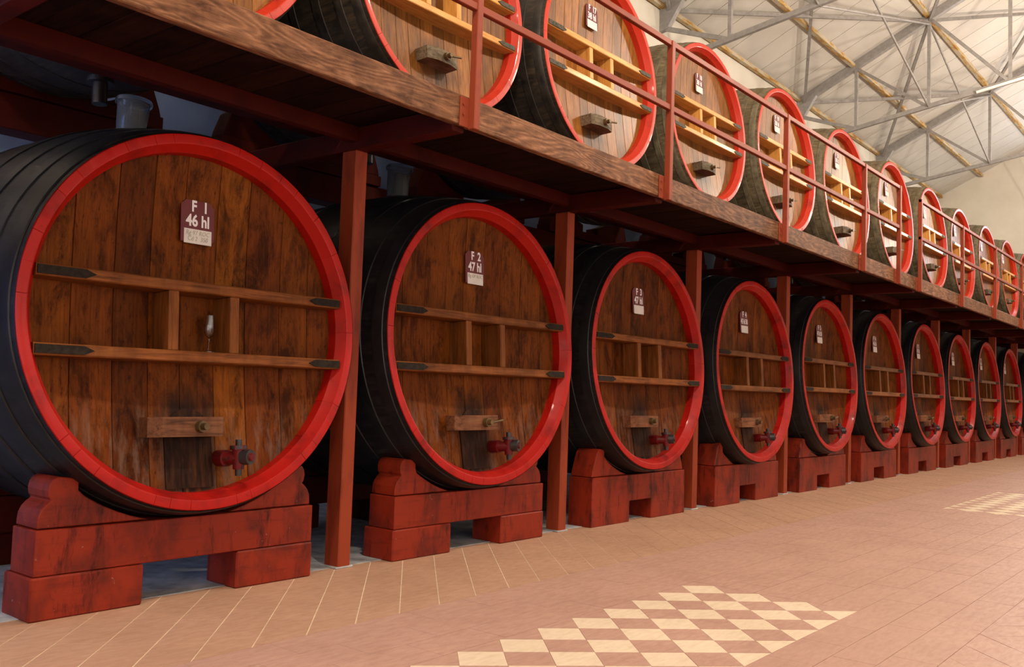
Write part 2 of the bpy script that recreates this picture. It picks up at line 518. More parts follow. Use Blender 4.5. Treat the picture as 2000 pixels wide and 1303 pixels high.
def window(name, wall, a0, a1, z0, z1, pane):
    """a glazed window on an inside wall face, with panes that glow as daylight; local x runs along the wall, y into the room"""
    mid = (a0 + a1) / 2
    loc, rz = {'right': ((X1, mid, z0), math.pi / 2), 'left': ((X0, mid, z0), -math.pi / 2), 'front': ((mid, YF, z0), 0)}[wall]
    e = struct(empty(name, loc, (0, 0, rz)))
    hw, h = (a1 - a0) / 2, z1 - z0
    n = max(2, round((a1 - a0) / 0.8))
    t = 0.06
    fr = MB()
    fr.box(-hw, hw, 0, .08, -t / 2, t / 2)
    fr.box(-hw, hw, 0, .08, h - t / 2, h + t / 2)
    build('window_frame', fr, 'steel_grey', e)
    for k in range(n + 1):
        xm = -hw + 2 * hw * k / n
        build('mullion', MB().box(xm - t / 2, xm + t / 2, 0, .075, t / 2, h - t / 2), 'steel_grey', e)
    for k in range(n):
        xa, xb = -hw + 2 * hw * k / n, -hw + 2 * hw * (k + 1) / n
        build('pane', MB().box(xa + .03, xb - .03, .01, .02, .03, h - .03), pane, e)
window('window_1', 'right', -3.2, -.4, 5.6, 8.2, 'day_pane')
window('window_2', 'left', 0.5, 2.8, 0.5, 3.3, 'day_pane_blue')
for k_, xw in enumerate((-4.6, -1.4, 1.8, 5.0, 10.0, 15.0)):  # unseen windows added on the camera side as frontal fill
    window('window_%d' % (k_ + 3), 'front', xw - 1.1, xw + 1.1, 1.0, 4.0, 'fill_pane')
window('window_9', 'left', -8.0, -5.0, 1.2, 4.0, 'fill_pane')

# roof: separate sheets with open joints over a dark underlay
ceil = struct(build('ceiling', MB().add(
    [(X0, YB + .2, ZE + .06 - SL * .2), (X1, YB + .2, ZE + .06 - SL * .2), (X1, YR, ZRIDGE + .06), (X0, YR, ZRIDGE + .06),
     (X0, YF - .2, ZE + .06 - SL * .2), (X1, YF - .2, ZE + .06 - SL * .2)],
    [(0, 1, 2, 3), (3, 2, 5, 4)]), 'dark_gap'))
pw = 0.65
npan = int((X1 - X0) / pw)
pw = (X1 - X0) / npan
me_b = fixnormals(MB().add([(0.006, YB, ZE), (pw - .006, YB, ZE), (pw - .006, YR, ZRIDGE), (.006, YR, ZRIDGE),
                 (0.012, YB, ZE + .02), (pw - .012, YB, ZE + .02), (pw - .012, YR, ZRIDGE + .02), (.012, YR, ZRIDGE + .02)],
                [(0, 1, 2, 3), (7, 6, 5, 4), (0, 4, 5, 1), (1, 5, 6, 2), (2, 6, 7, 3), (3, 7, 4, 0)]).mesh('roof_panel', 'roof_sheet'))
me_f = fixnormals(MB().add([(0.012, YF, ZE), (pw - .012, YF, ZE), (pw - .012, YR, ZRIDGE), (.012, YR, ZRIDGE),
                 (0.012, YF, ZE + .02), (pw - .012, YF, ZE + .02), (pw - .012, YR, ZRIDGE + .02), (.012, YR, ZRIDGE + .02)],
                [(0, 1, 2, 3), (7, 6, 5, 4), (0, 4, 5, 1), (1, 5, 6, 2), (2, 6, 7, 3), (3, 7, 4, 0)]).mesh('roof_panel', 'roof_sheet'))
for k in range(npan):
    link('roof_panel', me_b, ceil, (X0 + k * pw, 0, 0))
    link('roof_panel', me_f, ceil, (X0 + k * pw, 0, 0))

# ------------------------------------------------------------------ floor: tiles, checker panels, bare concrete behind
floor = struct(build('floor', MB().box(X0, X1, YF, YB, -0.2, -0.012), 'concrete'))
build('grout_bed', MB().box(X0, X1, -1.07, 0.05, -0.012, -0.002), 'grout_cream', floor)
build('grout_bed', MB().box(X0, X1, -6.0, -1.07, -0.012, -0.002), 'grout_brown', floor)
build('floor_slab', MB().box(X0, X1, YF, -6.0, -0.012, 0.0), 'tile_pink', floor)
build('concrete_strip', MB().box(X0, X1, 0.05, YB, -0.012, 0.004), 'concrete', floor)

def clip(poly, a, b, c):
    """keep a*x+b*y<=c"""
    out = []
    for i in range(len(poly)):
        p, q = poly[i], poly[(i + 1) % len(poly)]
        dp, dq = a * p[0] + b * p[1] - c, a * q[0] + b * q[1] - c
        if dp <= 0: out.append(p)
        if dp * dq < 0:
            t = dp / (dp - dq)
            out.append((p[0] + (q[0] - p[0]) * t, p[1] + (q[1] - p[1]) * t))
    return out
def cliprect(poly, x0, x1, y0, y1):
    for a, b, c in ((1, 0, x1), (-1, 0, -x0), (0, 1, y1), (0, -1, -y0)):
        poly = clip(poly, a, b, c)
        if len(poly) < 3: return []
    return poly
def area(p):
    return 0.5 * sum(p[i][0] * p[(i + 1) % len(p)][1] - p[(i + 1) % len(p)][0] * p[i][1] for i in range(len(p)))
def inset(poly, g_):
    if area(poly) < 0: poly = poly[::-1]
    out = poly
    n = len(poly)
    for i in range(n):
        (x0, y0), (x1, y1) = poly[i], poly[(i + 1) % n]
        L = math.hypot(x1 - x0, y1 - y0)
        if L < 1e-6: continue
        nx, ny = (y1 - y0) / L, -(x1 - x0) / L
        out = clip(out, nx, ny, nx * x0 + ny * y0 - g_)
        if len(out) < 3: return []
    return out
TILES = []     # (poly, material)
def diag_zone(x0, x1, y0, y1, cu, cv, pitch, matf, bond=False):
    """45 degree grid: joints at x-y = cu + i*pitch and x+y = cv + j*pitch"""
    i0 = math.floor((x0 - y1 - cu) / pitch) - 1; i1 = math.ceil((x1 - y0 - cu) / pitch) + 1
    j0 = math.floor((x0 + y0 - cv) / pitch) - 1; j1 = math.ceil((x1 + y1 - cv) / pitch) + 1
    for i in range(i0, i1):
        for j in range(j0, j1):
            u0, u1, v0, v1 = cu + i * pitch, cu + (i + 1) * pitch, cv + j * pitch, cv + (j + 1) * pitch
            if bond:
                if j % 2: continue
                v0 += (i % 2) * pitch; v1 = v0 + 2 * pitch
            pts = [((u + v) / 2, (v - u) / 2) for u, v in ((u0, v0), (u1, v0), (u1, v1), (u0, v1))]
            cx = sum(p[0] for p in pts) / 4; cy = sum(p[1] for p in pts) / 4
            if cx < x0 - .3 or cx > x1 + .3 or cy < y0 - .3 or cy > y1 + .3: continue
            pl = cliprect(pts, x0, x1, y0, y1)
            if len(pl) >= 3 and abs(area(pl)) > 4e-4:
                TILES.append((pl, matf(i, j, cx, cy)))
def axis_zone(x0, x1, ys, pitch, off, mat):
    for row, (a, b) in enumerate(zip(ys[:-1], ys[1:])):
        if row: off += pitch / 2 if row % 2 else -pitch / 2
        k = math.floor((x0 - off) / pitch)
        while off + k * pitch < x1:
            pl = cliprect([(off + k * pitch, a), (off + (k + 1) * pitch, a), (off + (k + 1) * pitch, b), (off + k * pitch, b)], x0, x1, min(a, b), max(a, b))
            if len(pl) >= 3 and abs(area(pl)) > 4e-4: TILES.append((pl, mat))
            k += 1
XT0 = -3.0
diag_zone(XT0, X1, -1.07, 0.05, 0.509, 0.21, 0.295, lambda i, j, x, y: 'tile_tan', True)
axis_zone(XT0, X1, [-1.07, -1.285, -1.5, -1.732], 0.42, 2.262, 'tile_pink')
S2 = 0.2886
def checker(x0, x1, tx, ty):
    # tile corners on the lattice through (tx,ty); white when the two indices add up to an even number
    cu, cv = tx - ty, tx + ty
    ref_i, ref_j = -1, -1
    def mf(i, j, cx, cy):
        return 'tile_cream' if (i + j) % 2 == 0 and x0 + .01 < cx - .0 < x1 - .01 else 'tile_pink'
    return cu, cv, mf
PAN = [(0.785, 3.671, 3.671, -2.742, 0), (9.43, 12.50, 9.43, -1.70, 1), (18.2, 21.2, 18.2, -1.70, 1)]
YT, YBt = -1.732, -2.742
prev = XT0
for (xa, xb, tx, ty, odd) in PAN:
    axis_zone(prev, xa, [YT, YT - .2, YT - .4, YT - .6, YT - .8, YBt], 0.41, xa, 'tile_pink')
    cu, cv = tx - ty, tx + ty
    if odd == 0:
        # right tip: half tile below the corner is cut off by the edge of the panel
        def mf(i, j, cx, cy):
            a = round((tx - cx) / (S2 / 2) - 1); b = round((cy - ty) / (S2 / 2))
            return 'tile_cream' if a % 2 == 0 and b % 2 == 0 and 0 <= b <= 6 and 0 <= a <= 18 else 'tile_pink'
    else:
        def mf(i, j, cx, cy):
            a = round((cx - tx) / (S2 / 2) - 1); b = round((ty - cy) / (S2 / 2))
            return 'tile_cream' if a % 2 == 0 and b % 2 == 0 and 0 <= b <= 6 and 0 <= a <= 19 else 'tile_pink'
    diag_zone(xa, xb, YBt, YT, cu, cv, S2, mf)
    prev = xb
axis_zone(prev, X1, [YT, YT - .2, YT - .4, YT - .6, YT - .8, YBt], 0.41, prev, 'tile_pink')
axis_zone(XT0, X1, [YBt, -2.957, -3.157, -3.36], 0.41, 2.875, 'tile_pink')
diag_zone(XT0, X1, -6.0, -3.36, 0.509, 0.21, 0.295, lambda i, j, x, y: 'tile_pink', True)

def proj(p):
    d = Vector(p) - CAM
    z = d.dot(CF)
    if z < 0.2: return None
    return (1000 + FPX * d.dot(CR) / z, 651.5 - FPX * d.dot(CU) / z)
def screen_area(pl):
    q = [proj((x, y, 0)) for x, y in pl]
    if any(v is None for v in q): return 0
    q = [(min(max(a, 0), 2000), min(max(b, 0), 1303)) for a, b in q]
    return abs(area(q))
def hidden(pl):
    cx = sum(p[0] for p in pl) / len(pl); cy = sum(p[1] for p in pl) / len(pl)
    return cy > -0.03
order = sorted(range(len(TILES)), key=lambda k: -(screen_area(TILES[k][0]) if not hidden(TILES[k][0]) else 0))
single = set(order[:296])
rest = {}
for k, (pl, mt) in enumerate(TILES):
    pin = inset(pl, 0.0028 if mt == 'tile_tan' else 0.0011)
    if len(pin) < 3: continue
    if area(pin) < 0: pin = pin[::-1]
    dz = random.uniform(-0.0006, 0.0006)
    if k in single:
        build('floor_tile', MB().prism_z(pin, -0.008, dz), mt, floor)
    else:
        n = len(pin)
        mb = rest.setdefault(mt, MB())
        mb.add([(x, y, -0.008) for x, y in pin] + [(x, y, dz) for x, y in pin],
               [tuple(range(n, 2 * n))] + [(i, (i + 1) % n, (i + 1) % n + n, i + n) for i in range(n)])
for mt, mb in rest.items():
    o = link('tile_field', mb.mesh('tile_field', mt), floor)
    o['kind'] = 'stuff'

# ------------------------------------------------------------------ roof trusses, purlins, braces
HEEL = (3.0, 7.33)
TN = [(1.83, 7.33 + SL * 1.17), (0.40, 7.33 + SL * 2.60), (-1.01, 7.33 + SL * 4.01), (-2.5, 7.33 + SL * 5.5), (YR, 7.33 + SL * 7.0)]
BN = [(1.78, 6.62), (0.40, 6.83), (-1.0, 7.06), (-2.5, 7.30), (YR, 7.55)]
TX = [5.4, 11.2, 16.9, 22.05]
def make_truss(x, label):
    e = tag(empty('roof_truss', (x, 0, 0)), label, 'truss', 'steel roof trusses')
    def b(name, p, q, wd, ht):
        build(name, MB().bar((0, p[0], p[1]), (0, q[0], q[1]), wd, ht), 'steel_grey', e)
    for sgn in (0, 1):
        f = (lambda p: p) if sgn == 0 else (lambda p: (2 * YR - p[0], p[1]))
        b('top_chord', f((3.0, 7.33)), f(TN[-1]), 0.12, 0.15)
        b('bottom_chord', f((2.98, 6.44)), f(BN[-1]), 0.07, 0.08)
        for t, q in zip(TN[:4], BN[:4]):
            b('vertical_strut', f((q[0], t[1])), f((q[0], q[1] - .02)), 0.058, 0.058)
        for t, q in zip(TN[:4], BN[1:]):
            b('diagonal_strut', f(t), f(q), 0.055, 0.055)
        b('heel_strut', f((2.98, 7.07)), f(BN[0]), 0.06, 0.07)
        # gusset where the truss meets the wall
        gp = [f(p) for p in ((3.0, 7.42), (3.0, 7.0), (2.86, 7.02), (2.52, 7.56))]
        mbg = MB().add([(-.05, y, z) for y, z in gp] + [(.05, y, z) for y, z in gp], [(0, 1, 2, 3), (7, 6, 5, 4), (0, 4, 5, 1), (1, 5, 6, 2), (2, 6, 7, 3), (3, 7, 4, 0)])
        build('gusset_plate', mbg, 'steel_grey', e)
    b('king_post', (YR, TN[-1][1]), (YR, BN[-1][1]), 0.07, 0.07)
    return e
for x, l in zip(TX, ('grey steel roof truss nearest the camera, above the near railing',
                     'grey steel roof truss meeting the wall above the cask with plate F 18',
                     'grey steel roof truss in the middle of the visible roof, with gusset star',
                     'grey steel roof truss farthest away, in front of the end wall')):
    make_truss(x, l)
def purlin(y, z, wd, ht, label):
    o = build('purlin', MB().box(X0, X1, y - wd / 2, y + wd / 2, z - ht / 2, z + ht / 2), 'rusty_purlin')
    tag(o, label, 'purlin', 'roof purlins')
purlin(2.93, roofz(2.93) - .06, .08, .07, 'rust stained purlin along the top of the back wall')
purlin(TN[0][0], roofz(TN[0][0]) - .075, .085, .07, 'rust stained purlin over the first truss joint from the wall')
purlin(TN[1][0], roofz(TN[1][0]) - .075, .085, .07, 'rust stained purlin over the second truss joint from the wall')
purlin(TN[2][0], roofz(TN[2][0]) - .075, .085, .07, 'rust stained purlin over the third truss joint from the wall')
purlin(TN[3][0], roofz(TN[3][0]) - .075, .085, .07, 'rust stained purlin over the fourth truss joint from the wall')
def brace(p, q, d, label, rod=False, mat='steel_grey'):
    mb = MB().tube(p, q, d / 2, n=10) if rod else MB().bar(p, q, d, d)
    tag(build('roof_brace', mb, mat, smooth=40 if rod else None), label, 'brace', 'steel roof bracing')
NM = ['near bay', 'bay over the F 18 cask', 'middle bay', 'last bay before the end wall']
XX = TX + [X1]
for i in range(3):
    xa, xb = XX[i], XX[i + 1]
    nm = NM[i] if i < 3 else NM[3]
    dz = -0.12
    t2a, t2b = (xa, TN[1][0], TN[1][1] + dz), (xb, TN[1][0], TN[1][1] + dz)
    b2a, b2b = (xa, BN[1][0], BN[1][1]), (xb, BN[1][0], BN[1][1])
    brace((xa, TN[1][0], TN[1][1] - .05), (xb, HEEL[0] - .15, HEEL[1]), 0.055, 'grey roof plane brace falling to the wall, ' + nm)
    brace((xa, HEEL[0] - .15, HEEL[1]), (xb, TN[1][0], TN[1][1] - .07), 0.055, 'grey roof plane brace rising from the wall, ' + nm)
    brace((xa, TN[1][0], TN[1][1] - .05), (xb, TN[3][0], TN[3][1] - .05), 0.055, 'grey upper roof brace rising away, ' + nm)
    brace((xa, TN[3][0], TN[3][1] - .05), (xb, TN[1][0], TN[1][1] - .07), 0.055, 'grey upper roof brace falling away, ' + nm)
    brace(t2a, b2b, 0.04, 'thin grey rod brace falling between trusses, ' + nm, True)
    brace(b2a, t2b, 0.045, 'thin grey rod brace rising between trusses, ' + nm, True)
tube = build('tube_lamp', MB().tube((16.838, -0.45, 6.955), (16.838, -1.75, 7.17), 0.028, n=12), 'white_tube', smooth=40)
tag(tube, 'white tube fixed along the bottom chord of the middle truss', 'tube')
tube = build('electric_cable', MB().tube((27.0, 0.55, 8.35), (27.6, -0.6, 5.0), 0.012, n=8), 'iron', smooth=40)
tag(tube, 'thin dark cable hanging in front of the end wall', 'cable')

# ------------------------------------------------------------------ steel frames carrying the upper tier
D = 2.3
ZB0, ZB1 = 2.654, 2.798          # cross beams
NB = 12
ORD = ['first', 'second', 'third', 'fourth', 'fifth', 'sixth', 'seventh', 'eighth', 'ninth', 'tenth', 'eleventh', 'twelfth']
POFF = {0: -.05, 1: .004, 2: .04, 3: .03, 4: .05, 5: .0, 6: -.02, 7: .0, 8: -.03}
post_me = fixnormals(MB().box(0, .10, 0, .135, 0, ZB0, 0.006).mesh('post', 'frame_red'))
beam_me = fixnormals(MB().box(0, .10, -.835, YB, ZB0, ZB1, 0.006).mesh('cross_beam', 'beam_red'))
foot_me = fixnormals(MB().box(-.02, .12, -.005, .16, 0, .012, 0.003).mesh('base_plate', 'concrete'))
for k in range(0, NB):
    if k == 0: lab = 'dark red beam crossing the top left corner of the picture'
    elif k < 11: lab = 'red square post and beam right of the %s lower cask' % ORD[k - 1]
    else: lab = 'red post and beam at the far end of the lower casks'
    e = tag(empty('support_frame', (k * D + POFF.get(k, 0), 0, 0)), lab, 'support frame', 'red frames carrying the walkway')
    link('post', post_me, e)
    link('cross_beam', beam_me, e)
    link('base_plate', foot_me, e)

# ------------------------------------------------------------------ walkway
WY0, WY1 = -0.866, 0.06
walk = tag(empty('walkway', (0, 0, 2.69)), 'raised plank walkway with rough brown edge boards above the lower casks', 'walkway')
WX0, WX1 = -2.3, X1
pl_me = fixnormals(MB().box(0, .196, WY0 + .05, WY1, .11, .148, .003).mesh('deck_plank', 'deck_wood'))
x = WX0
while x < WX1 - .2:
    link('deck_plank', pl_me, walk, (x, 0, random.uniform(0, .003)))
    x += .2
RX = 0.115
edges = [WX0] + [k * D + RX + .03 for k in range(0, 12)] + [WX1]
for a, b in zip(edges[:-1], edges[1:]):
    mb = MB()
    n = 16
    # slightly wavy sawn board
    mb.box(a + .002, b - .002, WY0, WY0 + .05, -.002 + random.uniform(-.003, .003), .178 + random.uniform(-.004, .004), .005)
    build('fascia_board', mb, 'fascia_wood', walk)

bx_ = [WX0 - .1] + [k * D + POFF.get(k, 0) for k in range(NB)] + [WX1]
for a, b in zip(bx_[:-1], bx_[1:]):
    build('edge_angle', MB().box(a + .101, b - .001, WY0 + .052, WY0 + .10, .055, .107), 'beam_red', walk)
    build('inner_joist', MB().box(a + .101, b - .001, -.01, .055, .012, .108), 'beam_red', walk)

# railings
PW = .05
def railing(x0, x1, posts, label):
    e = tag(empty('railing', (x0, WY0, 2.69)), label, 'railing', 'red steel railings on the walkway')
    y1 = -.005; y0 = y1 - PW
    for px in posts:
        build('rail_post', MB().box(px - x0, px - x0 + PW, y0 - .0, y1, -.02, 1.25, .004), 'rail_red', e)
        br = build('post_bracket', MB().box(px - x0 - .075, px - x0 + .075, y1 - .006, y1 + .004, -.012, .165, .002), 'rail_red', e)
        for bx, bz in ((-.05, .06), (-.05, .12)):
            build('bolt', MB().tube((px - x0 + bx, y1 - .006, bz), (px - x0 + bx, y1 - .014, bz), .009, n=8), 'rail_red', br)
    for zt, nm in ((1.25, 'top_rail'), (0.735, 'middle_rail')):
        segs = sorted(posts)
        build(nm, MB().box(0, x1 - x0 + PW, y0 + .006, y1 - .006, zt - .045, zt, .004), 'rail_red', e)
P1 = [k * D + RX - .02 for k in range(0, 5)]
RE = 10.64
railing(P1[0], RE, P1 + [RE], 'long red steel railing on the near part of the walkway')
P2 = [k * D + RX - .02 for k in range(5, 12)]
railing(P2[0], P2[-1], P2, 'red steel railing on the far part of the walkway, beyond the gap')

# longitudinal bearers of the upper casks
for y, y2, lab in ((.10, .46, 'long dark red bearer under the fronts of the upper casks'), (2.08, 2.30, 'long dark red bearer under the backs of the upper casks, by the wall')):
    o = build('bearer_beam', MB().box(-2.3, X1, y, y2, ZB1 + .002, 3.045, .006), 'beam_red')
    tag(o, lab, 'beam', 'bearer beams of the upper casks')

# ------------------------------------------------------------------ casks
TILT = -0.0637
LEN = 1.95
BULGE = 0.115
SHEAR = {'low': .075, 'up': .02, 'updark': .02}
def rad(s): return 1 + BULGE * (1 - ((s - LEN / 2) / (LEN / 2)) ** 2)
def head_y(x, z):
    q = min(1.0, (x * x + z * z) / .81)
    return .122 + .065 * (1 - q)
HR = .912
def widths(seed):
    r = random.Random(seed)
    xs = [-HR]
    lo_, hi_ = (.165, .245) if seed < 10 else (.12, .175)
    while xs[-1] < HR - lo_:
        xs.append(xs[-1] + r.uniform(lo_, hi_))
    if HR - xs[-1] < .07: xs[-1] = HR
    if xs[-1] < HR: xs.append(HR)
    return xs
def plank_mesh(x0, x1, mat):
    mb = MB()
    g_ = .0007
    e_ = random.uniform(-.0012, .0012)
    xs = [x0 + g_, x0 + g_ + .0025, (x0 * 2 + x1) / 3, (x0 + 2 * x1) / 3, x1 - g_ - .0025, x1 - g_]
    back = [.006, e_, e_, e_, e_, .006]
    NZ = 18
    vs_ = []
    for xi, bk in zip(xs, back):
        h = math.sqrt(max(.0004, HR * HR - xi * xi))
        for j in range(NZ + 1):
            z = -h + 2 * h * j / NZ
            vs_.append((xi, head_y(xi, z) + bk, z))
    fs = []
    for i in range(len(xs) - 1):
        for j in range(NZ):
            a = i * (NZ + 1) + j
            fs.append((a, a + NZ + 1, a + NZ + 2, a + 1))
    mb.add(vs_, fs)
    return mb.mesh('head_plank', mat, 25)
HEADS = {}
def head(kind, seed):
    k = (kind, seed)
    if k not in HEADS:
        xs = widths(seed)
        HEADS[k] = [plank_mesh(a, b, 'old_oak' if kind == 'low' else 'pale_oak') for a, b in zip(xs[:-1], xs[1:])]
    return HEADS[k]
def shelf_mesh(zc, mat, hw=.905):
    mb = MB()
    z0, z1 = zc - .029, zc + .029
    N_ = 14
    c = .006
    vs_ = []
    for i in range(N_ + 1):
        x = -hw + 2 * hw * i / N_
        yb = head_y(x, zc) + .004
        vs_ += [(x, .018 + c, z0), (x, .018, z0 + c), (x, .018, z1 - c), (x, .018 + c, z1), (x, yb, z1), (x, yb, z0)]
    fs = []
    for i in range(N_):
        for k in range(6):
            a = i * 6 + k; b = i * 6 + (k + 1) % 6
            fs.append((a, b, b + 6, a + 6))
    fs += [tuple(range(6)), tuple(reversed(range(N_ * 6, N_ * 6 + 6)))]
    mb.add(vs_, fs)
    return fixnormals(mb.mesh('shelf_bar', mat))
Z1S, Z2S = .173, -.197
PARTS = {}
def parts(kind):
    if kind in PARTS: return PARTS[kind]
    low = kind == 'low'
    bodymat = {'low': 'body_black', 'up': 'body_olive', 'updark': 'body_dark'}[kind]
    hoopmat = {'low': 'hoop_black', 'up': 'hoop_olive', 'updark': 'hoop_brown'}[kind]
    P = {}
    prof = [(1.0, .004)] + [(rad(LEN * i / 16), max(.004, LEN * i / 16)) for i in range(1, 17)] + [(.90, LEN), (.90, LEN - .1), (.0, LEN - .1)]
    mb = MB(); n = 72
    # staves: each second joint line slightly sunk
    m = len(prof); vs_ = []; fs = []
    nn = n * 2
    for k in range(nn):
        t = 2 * math.pi * (k // 2 + (.46 if k % 2 else -.46)) / n
        for r, y in prof:
            vs_.append((r * math.cos(t), y, r * math.sin(t)))
    for k in range(nn):
        k2 = (k + 1) % nn
        for i in range(m - 1):
            fs.append((k * m + i, k2 * m + i, k2 * m + i + 1, k * m + i + 1))
    mb.add(vs_, fs)
    mb.v = [(a_, b_, c_ + SHEAR[kind] * b_) for a_, b_, c_ in mb.v]
    P['body'] = fixnormals(mb.mesh('cask_body', bodymat, 30))
    ring = [(1.0, .010), (.995, .001), (.990, 0), (.951, 0), (.945, .002), (.920, .045), (.909, .060), (.905, .19), (.99, .19)]
    rr = random.Random(5); angs = []; t = 0.0
    while t < 2 * math.pi - .06:
        w_ = rr.uniform(.085, .16)
        if t + w_ > 2 * math.pi - .06: w_ = 2 * math.pi - t
        n_ = 4
        dy_ = rr.uniform(-.0007, .0007)
        for q in range(n_ + 1):
            angs.append((t + .0015 + (w_ - .003) * q / n_, dy_))
        if rr.random() < .45: angs.append((t + w_, .0041))
        t += w_
    vs_ = []; fs = []; m = len(ring)
    for (a_, dy_) in angs:
        for r_, y_ in ring:
            k_ = 1.0 if y_ < .03 else 0.3
            vs_.append(((r_ - (.002 if dy_ > .004 else 0)) * math.cos(a_), y_ + dy_ * k_, (r_ - (.002 if dy_ > .004 else 0)) * math.sin(a_)))
    na = len(angs)
    for k in range(na):
        k2 = (k + 1) % na
        for i in range(m):
            j = (i + 1) % m
            fs.append((k * m + i, k2 * m + i, k2 * m + j, k * m + j))
    P['ring'] = fixnormals(MB().add(vs_, fs).mesh('rim', 'rim_red' if low else 'rim_red_lit', 16))
    P['hoops'] = []
    for a, b in ((.035, .115), (.20, .27), (.40, .48), (.66, .73), (1.17, 1.24), (1.42, 1.50), (1.63, 1.70), (1.785, 1.865)):
        th = .007 if low else .0045
        hp = [(rad(a) + .0, a), (rad(a) + th, a + .004), (rad((a + b) / 2) + th, (a + b) / 2), (rad(b) + th, b - .004), (rad(b), b)]
        hb = MB().lathe_y(hp, 96)
        hb.v = [(a_, b_, c_ + SHEAR[kind] * b_) for a_, b_, c_ in hb.v]
        P['hoops'].append(fixnormals(hb.mesh('hoop', hoopmat, 35)))
    P['shelves'] = [shelf_mesh(Z1S, 'shelf_brown' if low else 'shelf_pine'), shelf_mesh(Z2S, 'shelf_brown' if low else 'shelf_pine')]
    P['dividers'] = []
    for xc in (-.200, .166):
        mb = MB().box(xc - .029, xc + .029, .024, head_y(xc, 0) + .003, Z2S + .029, Z1S - .029, .004)
        P['dividers'].append(fixnormals(mb.mesh('divider', 'divider_brown' if low else 'divider_pine')))
    P['straps'] = []
    for zc in (Z1S, Z2S):
        for sgn, ln in ((-1, .28), (1, .23)):
            xe = .90
            poly = [(sgn * xe, zc - .021), (sgn * (xe - ln + .05), zc - .021), (sgn * (xe - ln), zc), (sgn * (xe - ln + .05), zc + .021), (sgn * xe, zc + .021)]
            P['straps'].append(fixnormals(MB().prism_y(poly, .010, .0185).mesh('iron_strap', 'iron' if low else 'iron_grey')))
    # hatch, its clamp bar and bolt
    dx = -.03
    arch = [(dx - .15, -.84)] + [(dx + .14 * math.cos(t), -.61 + .145 * math.sin(t)) for t in [math.pi - math.pi * k / 14 for k in range(15)]] + [(dx + .15, -.84)]
    nx_, nz_ = 12, 10
    vs_ = []; fs = []
    for layer in (0, 1):
        for i in range(nx_ + 1):
            u_ = -1 + 2 * i / nx_
            xh = dx + .14 * u_
            zt_ = -.61 + .145 * math.sqrt(max(0, 1 - u_ * u_))
            for j in range(nz_ + 1):
                zz = -.885 + (zt_ + .885) * j / nz_
                vs_.append((xh, head_y(xh, zz) + (-.008 if layer == 0 else .004), zz))
    K_ = nz_ + 1; T_ = (nx_ + 1) * K_
    for i in range(nx_):
        for j in range(nz_):
            a_ = i * K_ + j
            fs.append((a_, a_ + K_, a_ + K_ + 1, a_ + 1)); fs.append((a_ + T_, a_ + T_ + 1, a_ + T_ + K_ + 1, a_ + T_ + K_))
        fs.append((i * K_ + nz_, (i + 1) * K_ + nz_, (i + 1) * K_ + nz_ + T_, i * K_ + nz_ + T_))
        fs.append((i * K_, i * K_ + T_, (i + 1) * K_ + T_, (i + 1) * K_))
    for j in range(nz_):
        fs.append((j, j + 1, j + 1 + T_, j + T_)); b_ = nx_ * K_ + j
        fs.append((b_, b_ + T_, b_ + 1 + T_, b_ + 1))
    P['hatch'] = fixnormals(MB().add(vs_, fs).mesh('hatch', 'hatch_oak', 30))
    # clamp: bar with a chamfered left end
    zc0, zc1 = -.615, -.512
    cl = [(-.305, .075), (-.245, .032), (.105, .032), (.125, .05), (.125, .165), (-.305, .165)]
    if not low:
        cl = [(-.22, .03), (-.12, .0), (.02, .0), (.14, .03), (.14, .165), (-.22, .165)]
    P['clamp'] = fixnormals(MB().add([(x_, y_, zc0) for x_, y_ in cl] + [(x_, y_, zc1) for x_, y_ in cl],
        [tuple(range(6)), tuple(range(6, 12))] + [(i, (i + 1) % 6, (i + 1) % 6 + 6, i + 6) for i in range(6)]).mesh('hatch_clamp', 'clamp_brown' if low else 'clamp_grey'))
    bx = -.03
    yb0 = .032 if low else .0
    mb = MB().tube((bx, yb0 + .01, -.563), (bx, yb0 - .03, -.563), .034, .030, 16)
    mb.tube((bx, yb0 - .03, -.563), (bx, yb0 - .062, -.563), .019, .017, 12)
    P['bolt'] = fixnormals(mb.mesh('clamp_bolt', 'brass', 40))
    P['pin'] = fixnormals(MB().tube((bx - .01, yb0 - .045, -.568), (bx + .13, yb0 - .05, -.548), .010, .008, 10).mesh('bolt_handle', 'brass', 40))
    # tap
    tx, tz = .185, -.735
    P['tap_body'] = fixnormals(MB().tube((tx - .03, .15, tz), (tx - .03, .06, tz), .045, n=18).tube((tx - .03, .075, tz), (tx + .0, -.0, tz), .036, .034, 16)
                               .tube((tx, .0, tz + .05), (tx, .0, tz - .06), .036, .030, 16).mesh('tap', 'tap_red', 40))
    P['tap_neck'] = fixnormals(MB().tube((tx, .0, tz + .05), (tx, .0, tz + .066), .045, n=16).tube((tx, 0, tz + .060), (tx, 0, tz + .10), .018, n=10).mesh('tap_spindle', 'tap_dark', 40))
    P['tap_spout'] = fixnormals(MB().tube((tx, 0, tz - .055), (tx, 0, tz - .095), .020, .018, 10).mesh('tap_spout', 'tap_dark', 40))
    P['tap_nut'] = fixnormals(MB().tube((tx, 0, tz + .045), (tx, 0, tz + .068), .047, n=6).mesh('tap_nut', 'tap_red'))
    P['tap_cap'] = fixnormals(MB().tube((tx + .015, -.02, tz + .005), (tx + .03, -.068, tz + .005), .043, .041, 16).mesh('tap_cap', 'tap_dark', 40))
    P['tap_knob'] = fixnormals(MB().tube((tx + .03, -.066, tz + .005), (tx + .034, -.078, tz + .005), .024, .020, 12).mesh('tap_knob', 'tap_red', 40))
    # plate
    pz0, pz1 = .44, .672
    c = .03
    hw = .102
    poly = [(-hw, pz0), (hw - .02, pz0), (hw, pz0 + .02), (hw, pz1 - c), (hw - c, pz1), (-hw + c, pz1), (-hw, pz1 - c)]
